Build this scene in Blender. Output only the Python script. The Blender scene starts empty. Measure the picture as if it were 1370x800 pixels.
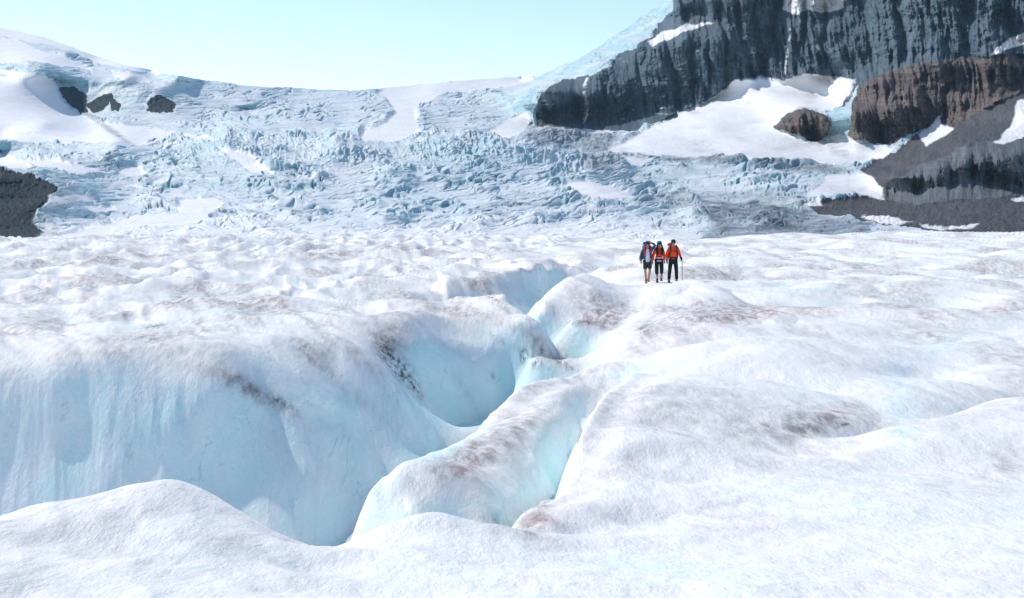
import bpy, bmesh, math, random
import numpy as np
from mathutils import Vector, Matrix
C = bpy.context.scene
COL = C.collection
R = math.radians

# ------------------------------------------------------------------ camera, world, sun, exposure
F = 1903.0                                   # focal length in photograph pixels (50 mm on 36 mm over 1370 px)
PITCH = math.atan(110.0 / F)                 # horizon lies 110 px above the middle of the picture
cam_d = bpy.data.cameras.new('camera'); cam = bpy.data.objects.new('camera', cam_d); COL.objects.link(cam)
cam_d.lens = 36.0 * F / 1370.0; cam_d.sensor_width = 36.0; cam_d.sensor_fit = 'HORIZONTAL'
cam_d.clip_start = 0.1; cam_d.clip_end = 20000.0
cam.location = (0, 0, 0); cam.rotation_euler = (R(90) - PITCH, 0, 0)
C.camera = cam

SUN_EL, SUN_AZ = 42.0, -50.0                  # azimuth measured from +Y (view direction) towards +X (right)
w = bpy.data.worlds.new('World'); C.world = w; w.use_nodes = True
wn = w.node_tree; bg = wn.nodes['Background']
sky = wn.nodes.new('ShaderNodeTexSky'); sky.sky_type = 'NISHITA'; sky.sun_disc = False
sky.sun_elevation = R(SUN_EL); sky.sun_rotation = R(SUN_AZ); sky.altitude = 2600
sky.air_density = 1.0; sky.dust_density = 0.15; sky.ozone_density = 0.8
tint = wn.nodes.new('ShaderNodeMix'); tint.data_type = 'RGBA'; tint.blend_type = 'MULTIPLY'; tint.inputs[0].default_value = 1.0
tint.inputs[7].default_value = (1.05, 0.98, 0.91, 1)        # slightly less violet blue, as in the photograph's air
wn.links.new(sky.outputs[0], tint.inputs[6]); wn.links.new(tint.outputs[2], bg.inputs[0]); bg.inputs[1].default_value = 0.138
sd = bpy.data.lights.new('sun', 'SUN'); sun = bpy.data.objects.new('sun', sd); COL.objects.link(sun)
sd.energy = 2.6; sd.angle = R(0.55); sd.color = (1.0, 0.94, 0.87)
sv = Vector((math.sin(R(SUN_AZ)) * math.cos(R(SUN_EL)), math.cos(R(SUN_AZ)) * math.cos(R(SUN_EL)), math.sin(R(SUN_EL))))
sun.rotation_euler = sv.to_track_quat('Z', 'Y').to_euler()
C.view_settings.view_transform = 'Standard'; C.view_settings.look = 'None'
C.view_settings.gamma = 1.0; C.view_settings.use_curve_mapping = False
C.view_settings.exposure = 0.56

# ------------------------------------------------------------------ helpers
cp, sp_ = math.cos(PITCH), math.sin(PITCH)
def ray(u, v):
    """direction through a photograph pixel, scaled to y = 1 -> (X, 1, Z)"""
    a = (u - 685.0) / F; b = (400.0 - v) / F
    yy = cp + b * sp_; zz = b * cp - sp_
    return a / yy, zz / yy
def px(x, y, z):
    """photograph pixel of a point"""
    f = y * cp - z * sp_; upc = y * sp_ + z * cp
    return 685.0 + F * x / f, 400.0 - F * upc / f

_rng = np.random.RandomState(7)
_perm = _rng.permutation(256); _perm = np.concatenate([_perm, _perm]).astype(np.int32)
_ang = _rng.rand(256) * 2 * np.pi; _gx = np.cos(_ang).astype(np.float32); _gy = np.sin(_ang).astype(np.float32)
def perlin(x, y, seed=0):
    x = np.asarray(x, np.float32) + np.float32(seed * 17.31 + 1000); y = np.asarray(y, np.float32) + np.float32(seed * 9.77 + 1000)
    xi = np.floor(x).astype(np.int32); yi = np.floor(y).astype(np.int32)
    xf = x - xi; yf = y - yi; xi &= 255; yi &= 255
    u = xf * xf * xf * (xf * (xf * 6 - 15) + 10); v = yf * yf * yf * (yf * (yf * 6 - 15) + 10)
    def g(ix, iy, dx, dy):
        h = _perm[_perm[ix & 255] + (iy & 255)]
        return _gx[h] * dx + _gy[h] * dy
    n00 = g(xi, yi, xf, yf); n10 = g(xi + 1, yi, xf - 1, yf)
    n01 = g(xi, yi + 1, xf, yf - 1); n11 = g(xi + 1, yi + 1, xf - 1, yf - 1)
    return ((n00 * (1 - u) + n10 * u) * (1 - v) + (n01 * (1 - u) + n11 * u) * v) * 1.5
def fbm(x, y, oct=4, seed=0, gain=0.5, lac=2.03):
    s = 0; a = 1.0; t = 0
    for i in range(oct):
        s = s + a * perlin(x, y, seed + i); t += a; a *= gain; x = x * lac; y = y * lac
    return s / t
def ridged(x, y, oct=4, seed=0, gain=0.5, lac=2.03):
    s = 0; a = 1.0; t = 0
    for i in range(oct):
        s = s + a * (1 - 2 * np.abs(perlin(x, y, seed + i))); t += a; a *= gain; x = x * lac; y = y * lac
    return s / t
def sstep(a, b, x):
    t = np.clip((x - a) / (b - a), 0, 1); return t * t * (3 - 2 * t)
def rbf_fit(P, val, c, lam=0.0):
    P = np.asarray(P, float); val = np.asarray(val, float); n = len(P)
    d = np.sqrt(((P[:, None] - P[None]) ** 2).sum(-1) + c * c)
    A = np.zeros((n + 3, n + 3)); A[:n, :n] = -d + lam * np.eye(n); A[:n, n] = 1; A[:n, n + 1:] = P; A[n, :n] = 1; A[n + 1:, :n] = P.T
    sol = np.linalg.lstsq(A, np.concatenate([val, [0, 0, 0]]), rcond=None)[0]
    def f(a, b):
        sh = a.shape; a = a.ravel(); b = b.ravel(); out = sol[n] + sol[n + 1] * a + sol[n + 2] * b
        for i in range(n):
            out -= sol[i] * np.sqrt((a - P[i, 0]) ** 2 + (b - P[i, 1]) ** 2 + c * c)
        return out.reshape(sh)
    return f
def blur(a, n, it=2):
    if n < 1: return a
    for _ in range(it):
        for ax in (0, 1):
            p = [(0, 0), (0, 0)]; p[ax] = (n + 1, n)
            q = np.cumsum(np.pad(a, p, mode='edge'), axis=ax)
            m = 2 * n + 1
            a = (np.take(q, range(m, q.shape[ax]), ax) - np.take(q, range(0, q.shape[ax] - m), ax)) / m
    return a
def inpoly(pts, u, v):
    c = np.zeros(u.shape, bool); n = len(pts)
    for i in range(n):
        x1, y1 = pts[i]; x2, y2 = pts[(i + 1) % n]
        if y1 == y2: continue
        m = ((y1 > v) != (y2 > v)) & (u < (x2 - x1) * (v - y1) / (y2 - y1) + x1)
        c ^= m
    return c
def grid_mesh(name, P, attrs, mats, fmask=None, matidx=None, smooth=True):
    """P: rows x cols x 3 -> one mesh object (optionally only the faces in fmask)"""
    nr, nc = P.shape[:2]
    idx = np.arange(nr * nc).reshape(nr, nc)
    q = np.stack([idx[:-1, :-1], idx[:-1, 1:], idx[1:, 1:], idx[1:, :-1]], -1).reshape(-1, 4)
    if fmask is not None:
        q = q[fmask.ravel()]
        used = np.unique(q); remap = np.zeros(nr * nc, np.int32); remap[used] = np.arange(len(used)); q = remap[q]
    else: used = np.arange(nr * nc)
    co = P.reshape(-1, 3)[used].astype(np.float32)
    me = bpy.data.meshes.new(name)
    me.vertices.add(len(co)); me.vertices.foreach_set('co', co.ravel())
    me.loops.add(q.size); me.loops.foreach_set('vertex_index', q.ravel().astype(np.int32))
    me.polygons.add(len(q)); me.polygons.foreach_set('loop_start', np.arange(0, q.size, 4, dtype=np.int32))
    me.polygons.foreach_set('use_smooth', np.full(len(q), smooth, bool))
    for k, a in attrs.items():
        at = me.attributes.new(k, 'FLOAT', 'POINT'); at.data.foreach_set('value', a.ravel()[used].astype(np.float32))
    for m in mats: me.materials.append(m)
    me.update(calc_edges=True)
    o = bpy.data.objects.new(name, me); COL.objects.link(o)
    return o

# ------------------------------------------------------------------ node helpers
class NT:
    def __init__(s, name):
        s.m = bpy.data.materials.new(name); s.m.use_nodes = True; s.t = s.m.node_tree
        s.b = s.t.nodes['Principled BSDF']; s.out = s.t.nodes['Material Output']
        s.geo = s.t.nodes.new('ShaderNodeNewGeometry')
    def n(s, typ, **kw):
        nd = s.t.nodes.new(typ)
        for k, v in kw.items(): setattr(nd, k, v)
        return nd
    def put(s, sock, val):
        if isinstance(val, bpy.types.NodeSocket): s.t.links.new(val, sock)
        else: sock.default_value = val
    def math(s, op, a, b=0.0, clamp=False):
        nd = s.n('ShaderNodeMath', operation=op, use_clamp=clamp); s.put(nd.inputs[0], a); s.put(nd.inputs[1], b); return nd.outputs[0]
    def attr(s, name):
        nd = s.n('ShaderNodeAttribute', attribute_name=name); return nd.outputs['Fac']
    def scale(s, v):
        nd = s.n('ShaderNodeVectorMath', operation='MULTIPLY'); s.put(nd.inputs[0], s.geo.outputs['Position']); nd.inputs[1].default_value = v; return nd.outputs[0]
    def noise(s, scale, detail=4, rough=0.55, vec=None, dist=0.0):
        nd = s.n('ShaderNodeTexNoise'); nd.inputs['Scale'].default_value = scale; nd.inputs['Detail'].default_value = detail
        nd.inputs['Roughness'].default_value = rough; nd.inputs['Distortion'].default_value = dist
        s.t.links.new(vec if vec is not None else s.geo.outputs['Position'], nd.inputs['Vector']); return nd.outputs['Fac']
    def map(s, x, a, b, c=0.0, d=1.0):
        nd = s.n('ShaderNodeMapRange'); s.put(nd.inputs[0], x)
        for i, q in enumerate((a, b, c, d)): nd.inputs[i + 1].default_value = q
        return nd.outputs[0]
    def mix(s, f, a, b):
        nd = s.n('ShaderNodeMix', data_type='RGBA'); s.put(nd.inputs[0], f)
        s.put(nd.inputs[6], a if isinstance(a, bpy.types.NodeSocket) else (*a, 1)); s.put(nd.inputs[7], b if isinstance(b, bpy.types.NodeSocket) else (*b, 1)); return nd.outputs[2]
    def bump(s, h, strength, dist, prev=None):
        nd = s.n('ShaderNodeBump'); nd.inputs['Strength'].default_value = strength; nd.inputs['Distance'].default_value = dist
        s.put(nd.inputs['Height'], h)
        if prev is not None: s.t.links.new(prev, nd.inputs['Normal'])
        return nd.outputs[0]
    def finish(s, col, rough, normal=None, spec=0.5):
        s.put(s.b.inputs['Base Color'], col); s.put(s.b.inputs['Roughness'], rough); s.b.inputs['Specular IOR Level'].default_value = spec
        if normal is not None: s.t.links.new(normal, s.b.inputs['Normal'])
        return s.m

SNOW = (0.91, 0.89, 0.865)
def mat_near():
    t = NT('glacier_surface')
    ice = t.attr('ice'); dirt = t.attr('dirt'); grit = t.attr('grit')
    st = t.scale((1.0, 0.35, 0.6))
    n1 = t.noise(1.3, 6, 0.6, st); n2 = t.noise(6.0, 5, 0.65, st); n3 = t.noise(38.0, 3, 0.6)
    icef = t.math('ADD', ice, t.map(n2, 0.3, 0.7, -0.22, 0.22)); icef = t.math('ADD', icef, t.map(n1, 0.3, 0.7, -0.12, 0.12), True)
    n4 = t.noise(0.8, 7, 0.66, t.scale((1.0, 0.6, 0.33)), 0.5)
    icec = t.mix(t.map(n1, 0.35, 0.65), (0.61, 0.88, 0.89), (0.77, 0.93, 0.92))
    icec = t.mix(t.map(n4, 0.42, 0.62), icec, (0.84, 0.91, 0.92))
    thin = t.map(t.math('ABSOLUTE', t.math('SUBTRACT', t.noise(0.9, 5, 0.6, t.scale((1.0, 0.5, 0.45)), 1.2), 0.5)), 0.0, 0.016, 0.5, 0.0)
    icec = t.mix(t.math('MULTIPLY', thin, t.map(n1, 0.45, 0.6)), icec, (0.34, 0.55, 0.62))      # old healed cracks
    col = t.mix(icef, SNOW, icec)
    d = t.math('MULTIPLY', dirt, t.map(n2, 0.38, 0.62, 0.25, 1.25))
    d = t.math('MULTIPLY', d, t.map(n3, 0.3, 0.62, 0.6, 1.1), True)
    col = t.mix(d, col, t.mix(t.map(n1, 0.4, 0.6), (0.41, 0.32, 0.305), (0.31, 0.265, 0.25)))
    g = t.math('MULTIPLY', grit, t.map(t.noise(4.0, 6, 0.7, t.scale((2.2, 0.9, 1.0))), 0.42, 0.60, 0.0, 1.2), True)
    col = t.mix(g, col, (0.09, 0.10, 0.11))
    nb = t.bump(n2, 0.35, 0.10); nb = t.bump(t.noise(14.0, 5, 0.7), 0.22, 0.05, nb); nb = t.bump(n3, 0.22, 0.02, nb); nb = t.bump(t.noise(150.0, 2, 0.5), 0.35, 0.005, nb)
    return t.finish(col, t.map(t.noise(60.0, 2), 0.35, 0.65, 0.5, 0.8), nb, 0.22)
def mat_far_ice():
    t = NT('icefall_ice')
    snow = t.attr('snow'); dirt = t.attr('dirt'); ice = t.attr('ice')
    n1 = t.noise(0.02, 5, 0.6); n2 = t.noise(0.10, 8, 0.68, t.scale((0.7, 0.35, 2.6)), 0.3)
    nz = t.n('ShaderNodeSeparateXYZ'); t.t.links.new(t.geo.outputs['Normal'], nz.inputs[0])
    flat = t.map(nz.outputs[2], 0.80, 0.985, 0.0, 1.0)                       # old snow stays on the level tops
    icec = t.mix(t.map(n2, 0.35, 0.65), (0.20, 0.40, 0.46), (0.52, 0.73, 0.77))
    f = t.math('MULTIPLY', t.math('ADD', flat, t.map(t.noise(0.012, 4, 0.55, t.scale((0.7, 0.5, 3.0))), 0.5, 0.62, 0.0, 0.55), True), t.map(n1, 0.3, 0.65, 0.45, 1.0)); col = t.mix(f, icec, (0.79, 0.815, 0.83)); col = t.mix(snow, col, (0.92, 0.91, 0.91))
    d = t.math('MULTIPLY', dirt, t.map(n2, 0.35, 0.6, 0.35, 1.1), True)
    col = t.mix(d, col, (0.115, 0.135, 0.16))
    col = t.mix(t.math('MULTIPLY', t.attr('crack'), 0.55), col, (0.16, 0.33, 0.42))
    hair = t.math('MULTIPLY', t.map(n2, 0.55, 0.68), t.math('SUBTRACT', 1.0, snow), True)
    col = t.mix(t.math('MULTIPLY', hair, 0.5), col, (0.26, 0.32, 0.37))
    nb = t.bump(n2, 0.5, 1.1); nb = t.bump(t.noise(0.5, 5, 0.65, t.scale((0.8, 0.5, 1.8))), 0.6, 0.5, nb)
    return t.finish(col, 0.6, nb, 0.3)
def mat_rock(name, c1, c2, c3, vs=(1, 1, 0.18), layer=0.0, sc=0.06, ys=0.03):
    t = NT(name)
    cx = t.n('ShaderNodeCombineXYZ'); t.t.links.new(t.attr('across'), cx.inputs[0]); t.t.links.new(t.attr('up'), cx.inputs[2])
    def face(v):
        nd = t.n('ShaderNodeVectorMath', operation='MULTIPLY'); t.t.links.new(cx.outputs[0], nd.inputs[0]); nd.inputs[1].default_value = v; return nd.outputs[0]
    t.scale = face
    n1 = t.noise(sc, 8, 0.65, t.scale((vs[0], vs[1] * ys, vs[2])), 0.6); n2 = t.noise(sc * 5, 6, 0.7, t.scale((1, max(0.08, ys), 0.5))); n3 = t.noise(sc * 0.35, 4, 0.6, t.scale((1, 1, 1)))
    lay = t.noise(sc * 1.6, 5, 0.6, t.scale((0.08, 0.01, 1.6)))
    col = t.mix(t.map(n1, 0.35, 0.65), c1, c2)
    col = t.mix(t.math('MULTIPLY', t.map(lay, 0.50, 0.62), layer), col, c3)
    col = t.mix(t.math('MULTIPLY', t.map(n2, 0.52, 0.68), 0.6), col, c3)
    col = t.mix(t.math('MULTIPLY', t.map(n3, 0.5, 0.7), 0.35), col, c1)
    for k, (q, ww, am) in enumerate(((1.2, 0.018, 0.5), (3.0, 0.025, 0.4))):
        cr = t.noise(sc * q, 3, 0.6, t.scale((vs[0], vs[1] * ys, vs[2] * 0.6)), 0.8)
        cr = t.map(t.math('ABSOLUTE', t.math('SUBTRACT', cr, 0.5)), 0.0, ww, am, 0.0)
        col = t.mix(cr, col, tuple(c * 0.35 for c in c1))
    sn = t.attr('snow'); col = t.mix(t.math('MULTIPLY', sn, 1.0, True), col, (0.84, 0.83, 0.84))
    nb = t.bump(n1, 0.8, 0.22 / sc * 0.6); nb = t.bump(n2, 0.7, 0.05 / sc, nb)
    return t.finish(col, 0.9, nb, 0.2)

# ------------------------------------------------------------------ the near glacier: a height field from measured points
# (photo u, photo v, distance y)  -> a point on the visible surface
VIS = [
 # ground at the camera's feet and the front mounds
 (0,800,5.7),(150,800,5.6),(300,800,5.6),(450,800,5.9),(600,800,6.0),(800,800,6.0),(1000,800,6.1),(1200,800,6.1),(1370,800,6.1),(1550,800,6.1),(-150,800,5.7),
 (-120,700,7.2),(0,702,7.6),(30,690,8.0),(60,682,8.6),(100,680,8.4),(140,667,8.4),(190,657,8.5),(245,659,8.5),(290,672,8.4),(335,702,8.1),(375,730,7.9),(410,742,7.9),(440,746,8.0),
 (470,735,8.1),(500,715,8.2),(540,700,8.3),(585,693,8.4),(625,702,8.4),(660,715,8.5),(690,722,8.8),
 (100,740,6.9),(250,730,7.0),(420,772,6.9),(560,740,7.2),(700,760,7.3),
 (760,716,9.6),(850,706,10.2),(780,745,8.0),(900,750,7.8),(1000,745,7.8),(1150,740,7.8),(1370,740,7.7),
 (950,700,9.9),(1050,690,9.9),(1200,690,9.6),(1370,690,9.5),(1550,700,9.2),
 # left block: top surface, lip, wall
 (-200,455,34),(-50,455,34),(100,458,33.6),(200,452,34),(300,445,35),(380,445,34.5),(430,440,35.5),(120,440,37),(240,430,39),(0,436,37.5),(-150,436,37.5),
 (0,415,43),(150,412,44),(300,408,45),(420,408,44.5),(500,405,45),(-200,415,43),
 (0,385,57),(150,385,57),(300,380,60),(450,378,61),(560,380,60),(-200,385,57),
 (650,363,76),(600,362,76),(580,368,70),(555,363,75),(540,372,67),(600,376,63),(500,366,72),(590,350,90),(640,351,89),(690,352,86),(712,350,90),(668,366,73),(700,349,90),(740,344,98),(670,356,82),(780,345,98),(800,347,94),(830,350,88),(860,352,86),(790,338,112),(720,337,114),(840,340,108),(755,337,114),(815,343,101),
 (0,355,83),(200,352,86),(400,352,86),(560,350,90),(-200,355,83),
 (0,510,28.4),(100,515,28.2),(200,510,28.4),(300,510,28.6),
 (0,560,27.9),(100,560,27.8),(200,560,27.7),(290,560,28.0),
 (0,650,27.0),(100,650,26.9),(200,650,26.8),(290,650,27.1),(-150,560,27.9),(-150,650,27.0),
 (400,475,32.0),(350,560,28.6),(420,570,28.9),(360,640,27.3),(430,640,27.9),(380,700,26.5),(430,735,26.6),(465,690,27.6),(400,660,27.3),(448,715,27.0),(460,640,28.4),
 (440,500,31.6),(470,540,31.0),(500,590,30.2),(500,640,29.0),(530,610,30.3),(535,585,31.0),
 (600,460,38.4),(640,475,38.2),(690,490,37.9),(560,470,36.4),(545,440,37.2),(610,500,37.2),(650,505,37.6),
 (740,385,72),(740,425,45.2),(760,410,46.5),(790,400,47),(745,450,43),(770,450,42.5),(800,430,44),
 # right block behind the fold
 (870,450,35.8),(930,430,38.5),(860,385,54),(862,378.5,58.6),(880,378,59.0),(905,377,59.3),(925,379,58),(960,375,58),(1000,385,53),(900,410,44),
 (850,640,12.6),(880,575,15.8),(890,540,18.2),(920,520,19.8),(900,600,14.5),(920,660,11.8),
 (980,500,22.0),(1000,460,25.8),(940,470,25.8),(1060,452,27),(1120,455,27),(1170,468,26.4),(1195,490,24.6),(1205,515,22.8),
 (1000,540,18.4),(1000,600,14.6),(1080,520,20.2),(1100,570,16.2),(1150,560,17.0),(1170,540,18.6),
 (1050,640,12.4),(1000,650,11.9),
 # valley with the blue melt channel, then the big smooth roll in the right foreground
 (1215,570,16.8),(1225,540,19.0),(1215,500,24.5),(1240,475,27.5),(1180,585,15.7),(1120,610,14.1),
 (1130,598,13.6),(1190,580,14.4),(1250,562,15.4),(1310,548,16.2),(1370,538,17),(1500,525,18),
 (1250,520,21),(1300,500,23),(1370,485,25),(1500,480,25.5),
 (1150,640,12.1),(1250,620,12.7),(1370,610,13.0),(1550,610,13.0),
 # gentle rolls behind
 (860,480,28),(900,460,31),(960,440,33.8),(1040,430,35),(1100,440,32.5),(900,440,34),
 (1000,410,44),(1060,405,46),(1120,415,41),(1180,440,33),(1180,405,44.5),(1250,440,34),(1250,410,43),(1330,430,36),(1370,405,45),(1370,450,31.5),(1550,440,34),
 (1000,385,54),(1100,385,53),(1200,385,54),(1300,380,56),(1370,380,56),(1550,380,56),
 (1000,360,75),(1060,350,84),(1120,355,80),(1200,360,74),(1300,355,80),(1370,350,84),(1550,350,84),
 (870,340,108),(950,345,96),(800,335,118),
 # the far plain
 (-200,335,125),(0,335,125),(200,332,132),(400,332,132),(600,330,140),(750,328,145),(900,330,140),(1000,334,125),(1100,333,122),(1200,326,130),(1370,322,135),(1550,320,138),
 (-200,323,220),(0,324,215),(60,320,225),(150,317,230),(300,316,230),(450,317,230),(600,317,230),(750,318,225),(900,320,215),(1000,322,205),(1080,325,190),(1140,317,205),(1200,310,215),(1280,306,220),(1370,303,225),(1550,301,230),
]
# (photo u, distance y, height z) -> points that the picture hides
HID = [
 (-150,9.8,-4.0),(0,10.0,-4.0),(100,10.4,-4.2),(200,10.4,-4.2),(300,10.2,-4.2),(400,9.8,-4.2),(450,10.0,-4.4),(500,10.2,-4.2),(560,10.6,-3.9),(620,10.8,-3.7),(662,10.6,-3.2),
 (-150,13,-6.5),(0,13,-6.5),(100,13,-6.8),(200,13,-7.0),(300,13,-7.0),(380,12.6,-6.2),(405,15,-6.4),
 (-150,19,-8),(0,19,-8),(150,19,-8),(300,19,-7.8),(400,19,-7.2),(460,19.5,-6.6),
 (-150,24.8,-7.6),(0,24.8,-7.6),(150,24.8,-7.6),(300,24.2,-7.2),(380,23.4,-6.9),(430,22.6,-6.8),(480,23.6,-6.2),(530,26,-5.8),(560,28,-5.35),
 (640,24.5,-4.4),(690,28.5,-4.4),(740,31,-4.5),(760,60,-3.9),(800,64,-3.4),(650,47.5,-3.5),
 # behind the crests
 (1000,30,-3.0),(1100,30,-3.0),(1180,29.5,-3.0),(1000,63,-2.85),
 (1190,16.2,-2.72),(1310,18.5,-2.8),(1420,20,-2.85),
 (100,50,-3.1),(250,46,-3.2),
 (100,300,-6),(400,300,-6),(700,300,-6),(1000,290,-6),(1300,300,-5.5),(-200,300,-6),(1550,300,-5.5),
 (-300,2,-1.6),(300,2,-1.6),(700,2,-1.6),(1100,2,-1.6),(1600,2,-1.6),(700,3.6,-1.6),(0,3.6,-1.58),(1370,3.6,-1.6),
]

# crest, foot and gully lines, sampled along their length: (u, v, y) visible, (u, y, z) hidden
VLINES = [
 [(475,718,13.0),(488,695,14.0),(505,675,15.0),(540,652,16.0),(580,625,17.3),(610,605,18.5),(640,575,20.2),(660,550,22.0),(690,522,24.2),(720,511,25.8),(750,508,26.6),(780,500,28.0),(810,490,29.5),(870,478,30.5)],
 [(550,660,12.95),(575,650,13.0),(600,642,13.2),(635,640,13.5),(660,655,13.3)],
 [(560,702,12.45),(600,690,12.65),(640,690,12.8),(668,708,12.6)],
 [(590,632,14.2),(620,606,15.6),(650,580,17.6),(675,562,19.5),(700,545,21.6),(730,528,23.6),(770,512,25.8)],
 [(655,676,13.0),(685,638,15.0),(708,604,17.0),(728,575,19.0),(745,553,21.0),(762,535,23.0),(785,518,25.0)],
 [(690,718,13.0),(722,682,15.0),(742,650,17.0),(757,614,19.0),(770,587,21.0),(783,558,23.0),(800,531,25.0)],
 [(680,719,9.6),(690,703,10.1),(715,686,10.8),(740,671,11.3),(755,648,12.2),(765,620,13.5),(774,592,14.9),(785,565,16.6),(800,540,18.5),(820,521,20.6),(850,503,22.6),(890,488,24.4),(930,478,25.2)],
 [(548,438,37.4),(565,426,39.0),(590,421,39.8),(620,425,39.8),(655,435,39.0),(690,447,38.2),(725,467,37.4),(750,480,36.9),(772,491,36.5)],
 [(520,425,39.0),(560,405,43.0),(600,399,44.5),(650,406,45.0),(690,425,42.4),(730,454,39.2),(765,484,37.2)],
 [(592,566,35.4),(622,555,36.8),(660,530,37.6),(700,518,37.8),(740,508,37.4)],
 [(575,606,31.4),(600,585,33.0),(640,568,35.4)],
 [(620,392,54.5),(632,388,57),(648,383,58.5),(665,377,61),(690,369,66),(712,369,67),(735,366,70),(750,360,76),(765,357,79),(785,361,78),(805,370,72),(820,377,68),(850,379,62)],
 [(638,402,54.0),(662,412,56.2),(690,430,55.5),(708,432,57),(716,412,63),(730,400,68),(745,390,72),(765,380,76),(790,372,76.5)],
 [(706,442,45.0),(712,420,46.5),(728,397,48.5),(750,380,50.5),(770,372,52),(790,370,53),(812,377,52),(835,389,50),(852,386,53)],
 [(718,464,42.0),(745,477,40.8),(775,489,39.6),(792,494,38.6)],
 [(850,398,49),(840,410,46.5),(828,432,43.5),(808,458,41),(798,478,39)],
 [(900,388,50),(880,400,47),(862,420,42.5),(843,442,39),(822,468,35.6),(805,486,33.2),(790,496,31.6)],
 [(-200,486,29),(-100,486,29),(0,488,29),(60,492,28.6),(110,494,28.5),(160,486,28.7),(220,476,29.3),(280,474,29.6),(330,480,30.0),(365,500,30.0),(400,522,29.9),(440,556,29.5),(470,590,29.2),(492,625,29.0)],
 [(440,438,36.0),(462,455,34.2),(490,474,33.3),(520,510,32.6),(546,552,32.0),(562,590,31.4)],
 [(500,443,36.4),(520,475,35.2),(540,508,34.6),(560,540,34.0)],
]
HLINES = [
 [(402,12.4,-5.0),(418,14.6,-5.3),(460,16.4,-5.3),(515,18.8,-5.3),(555,20.8,-5.25),(592,23,-5.2),(622,26,-5.25),(655,29,-5.2),(700,31.8,-5.15),(745,33.6,-5.0),(785,34.8,-4.7)],
 [(640,11.4,-3.6),(680,11.9,-3.4),(706,13.0,-3.22),(735,15.0,-3.32),(752,17.0,-3.42),(766,19.0,-3.38),(779,21.0,-3.38),(792,23.0,-3.32),(810,25.0,-3.12)],
 [(540,11.7,-3.6),(580,12.0,-3.5),(610,12.2,-3.35),(650,12.2,-3.35),(672,12.3,-3.4)],
 [(645,49.5,-3.8),(690,46.5,-4.4),(720,43.4,-4.6),(748,41.4,-4.8),(785,38.0,-4.8)],
 [(660,35.0,-5.2),(700,35.6,-5.1),(745,35.6,-5.0)],
 [(690,50,-4.6),(705,54,-4.6),(735,60,-4.5),(765,65,-4.35)],
]
def densify(L, iy):
    out = []
    for i in range(len(L) - 1):
        p0 = np.array(L[max(i - 1, 0)], float); p1 = np.array(L[i], float); p2 = np.array(L[i + 1], float); p3 = np.array(L[min(i + 2, len(L) - 1)], float)
        n = max(1, int(math.ceil(math.hypot((p2[0] - p1[0]) / F, math.log(p2[iy] / p1[iy])) / 0.014)))
        for j in range(n):
            t = j / n
            out.append(tuple(0.5 * ((2 * p1) + (-p0 + p2) * t + (2 * p0 - 5 * p1 + 4 * p2 - p3) * t * t + (-p0 + 3 * p1 - 3 * p2 + p3) * t ** 3)))
    out.append(tuple(map(float, L[-1]))); return out
# the ice just behind each lip carries on level
LIPI = [i for i, L in enumerate(VLINES) if L[0] == (680, 719, 9.6)][0]; UPI = [i for i, L in enumerate(VLINES) if L[0] == (620, 392, 54.5)][0]
for L in VLINES: VIS += densify(L, 2)
for (u, v, y) in densify(VLINES[LIPI], 2):
    Xl, Zl = ray(u, v)
    for du, dzl in ((30, 0.05), (60, 0.085)):
        HID.append((u + du, y, Zl * y + dzl))
for L in HLINES: HID += densify(L, 1)
pts, val = [], []
for (u, v, y) in VIS:
    X, Z = ray(u, v); pts.append((X, math.log(y))); val.append(Z * y)
for (u, y, z) in HID:
    pts.append(((u - 685.0) / F, math.log(y))); val.append(z)
base_rbf = rbf_fit(pts, val, 0.009, 0.0006)
GX = np.linspace(-0.62, 0.62, 460); GL = np.linspace(math.log(1.4), math.log(330), 1100)
BX, BL = np.meshgrid(GX, GL); BASE = base_rbf(BX, BL)
BASE = blur(BASE, 1, 2)
_cap = -2.0 - 0.74 * sstep(0.012, -0.012, BX) * sstep(math.log(28), math.log(33), BL) - 0.62 * sstep(-0.012, 0.012, BX) * sstep(math.log(54), math.log(60), BL)
_cap = _cap - 5.0 * (BL < 0) ; _k = 0.05
_cap = np.where(BL < math.log(26), 5.0, _cap)
BASE = -np.logaddexp(-BASE / _k, -_cap / _k) * _k               # the ice never heaps up above its plain
def bil(tab, X, L):
    fx = np.clip((X - GX[0]) / (GX[1] - GX[0]), 0, len(GX) - 1.001); fy = np.clip((L - GL[0]) / (GL[1] - GL[0]), 0, len(GL) - 1.001)
    ix = fx.astype(int); iy = fy.astype(int); fx = fx - ix; fy = fy - iy
    return (tab[iy, ix] * (1 - fx) + tab[iy, ix + 1] * fx) * (1 - fy) + (tab[iy + 1, ix] * (1 - fx) + tab[iy + 1, ix + 1] * fx) * fy
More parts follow.
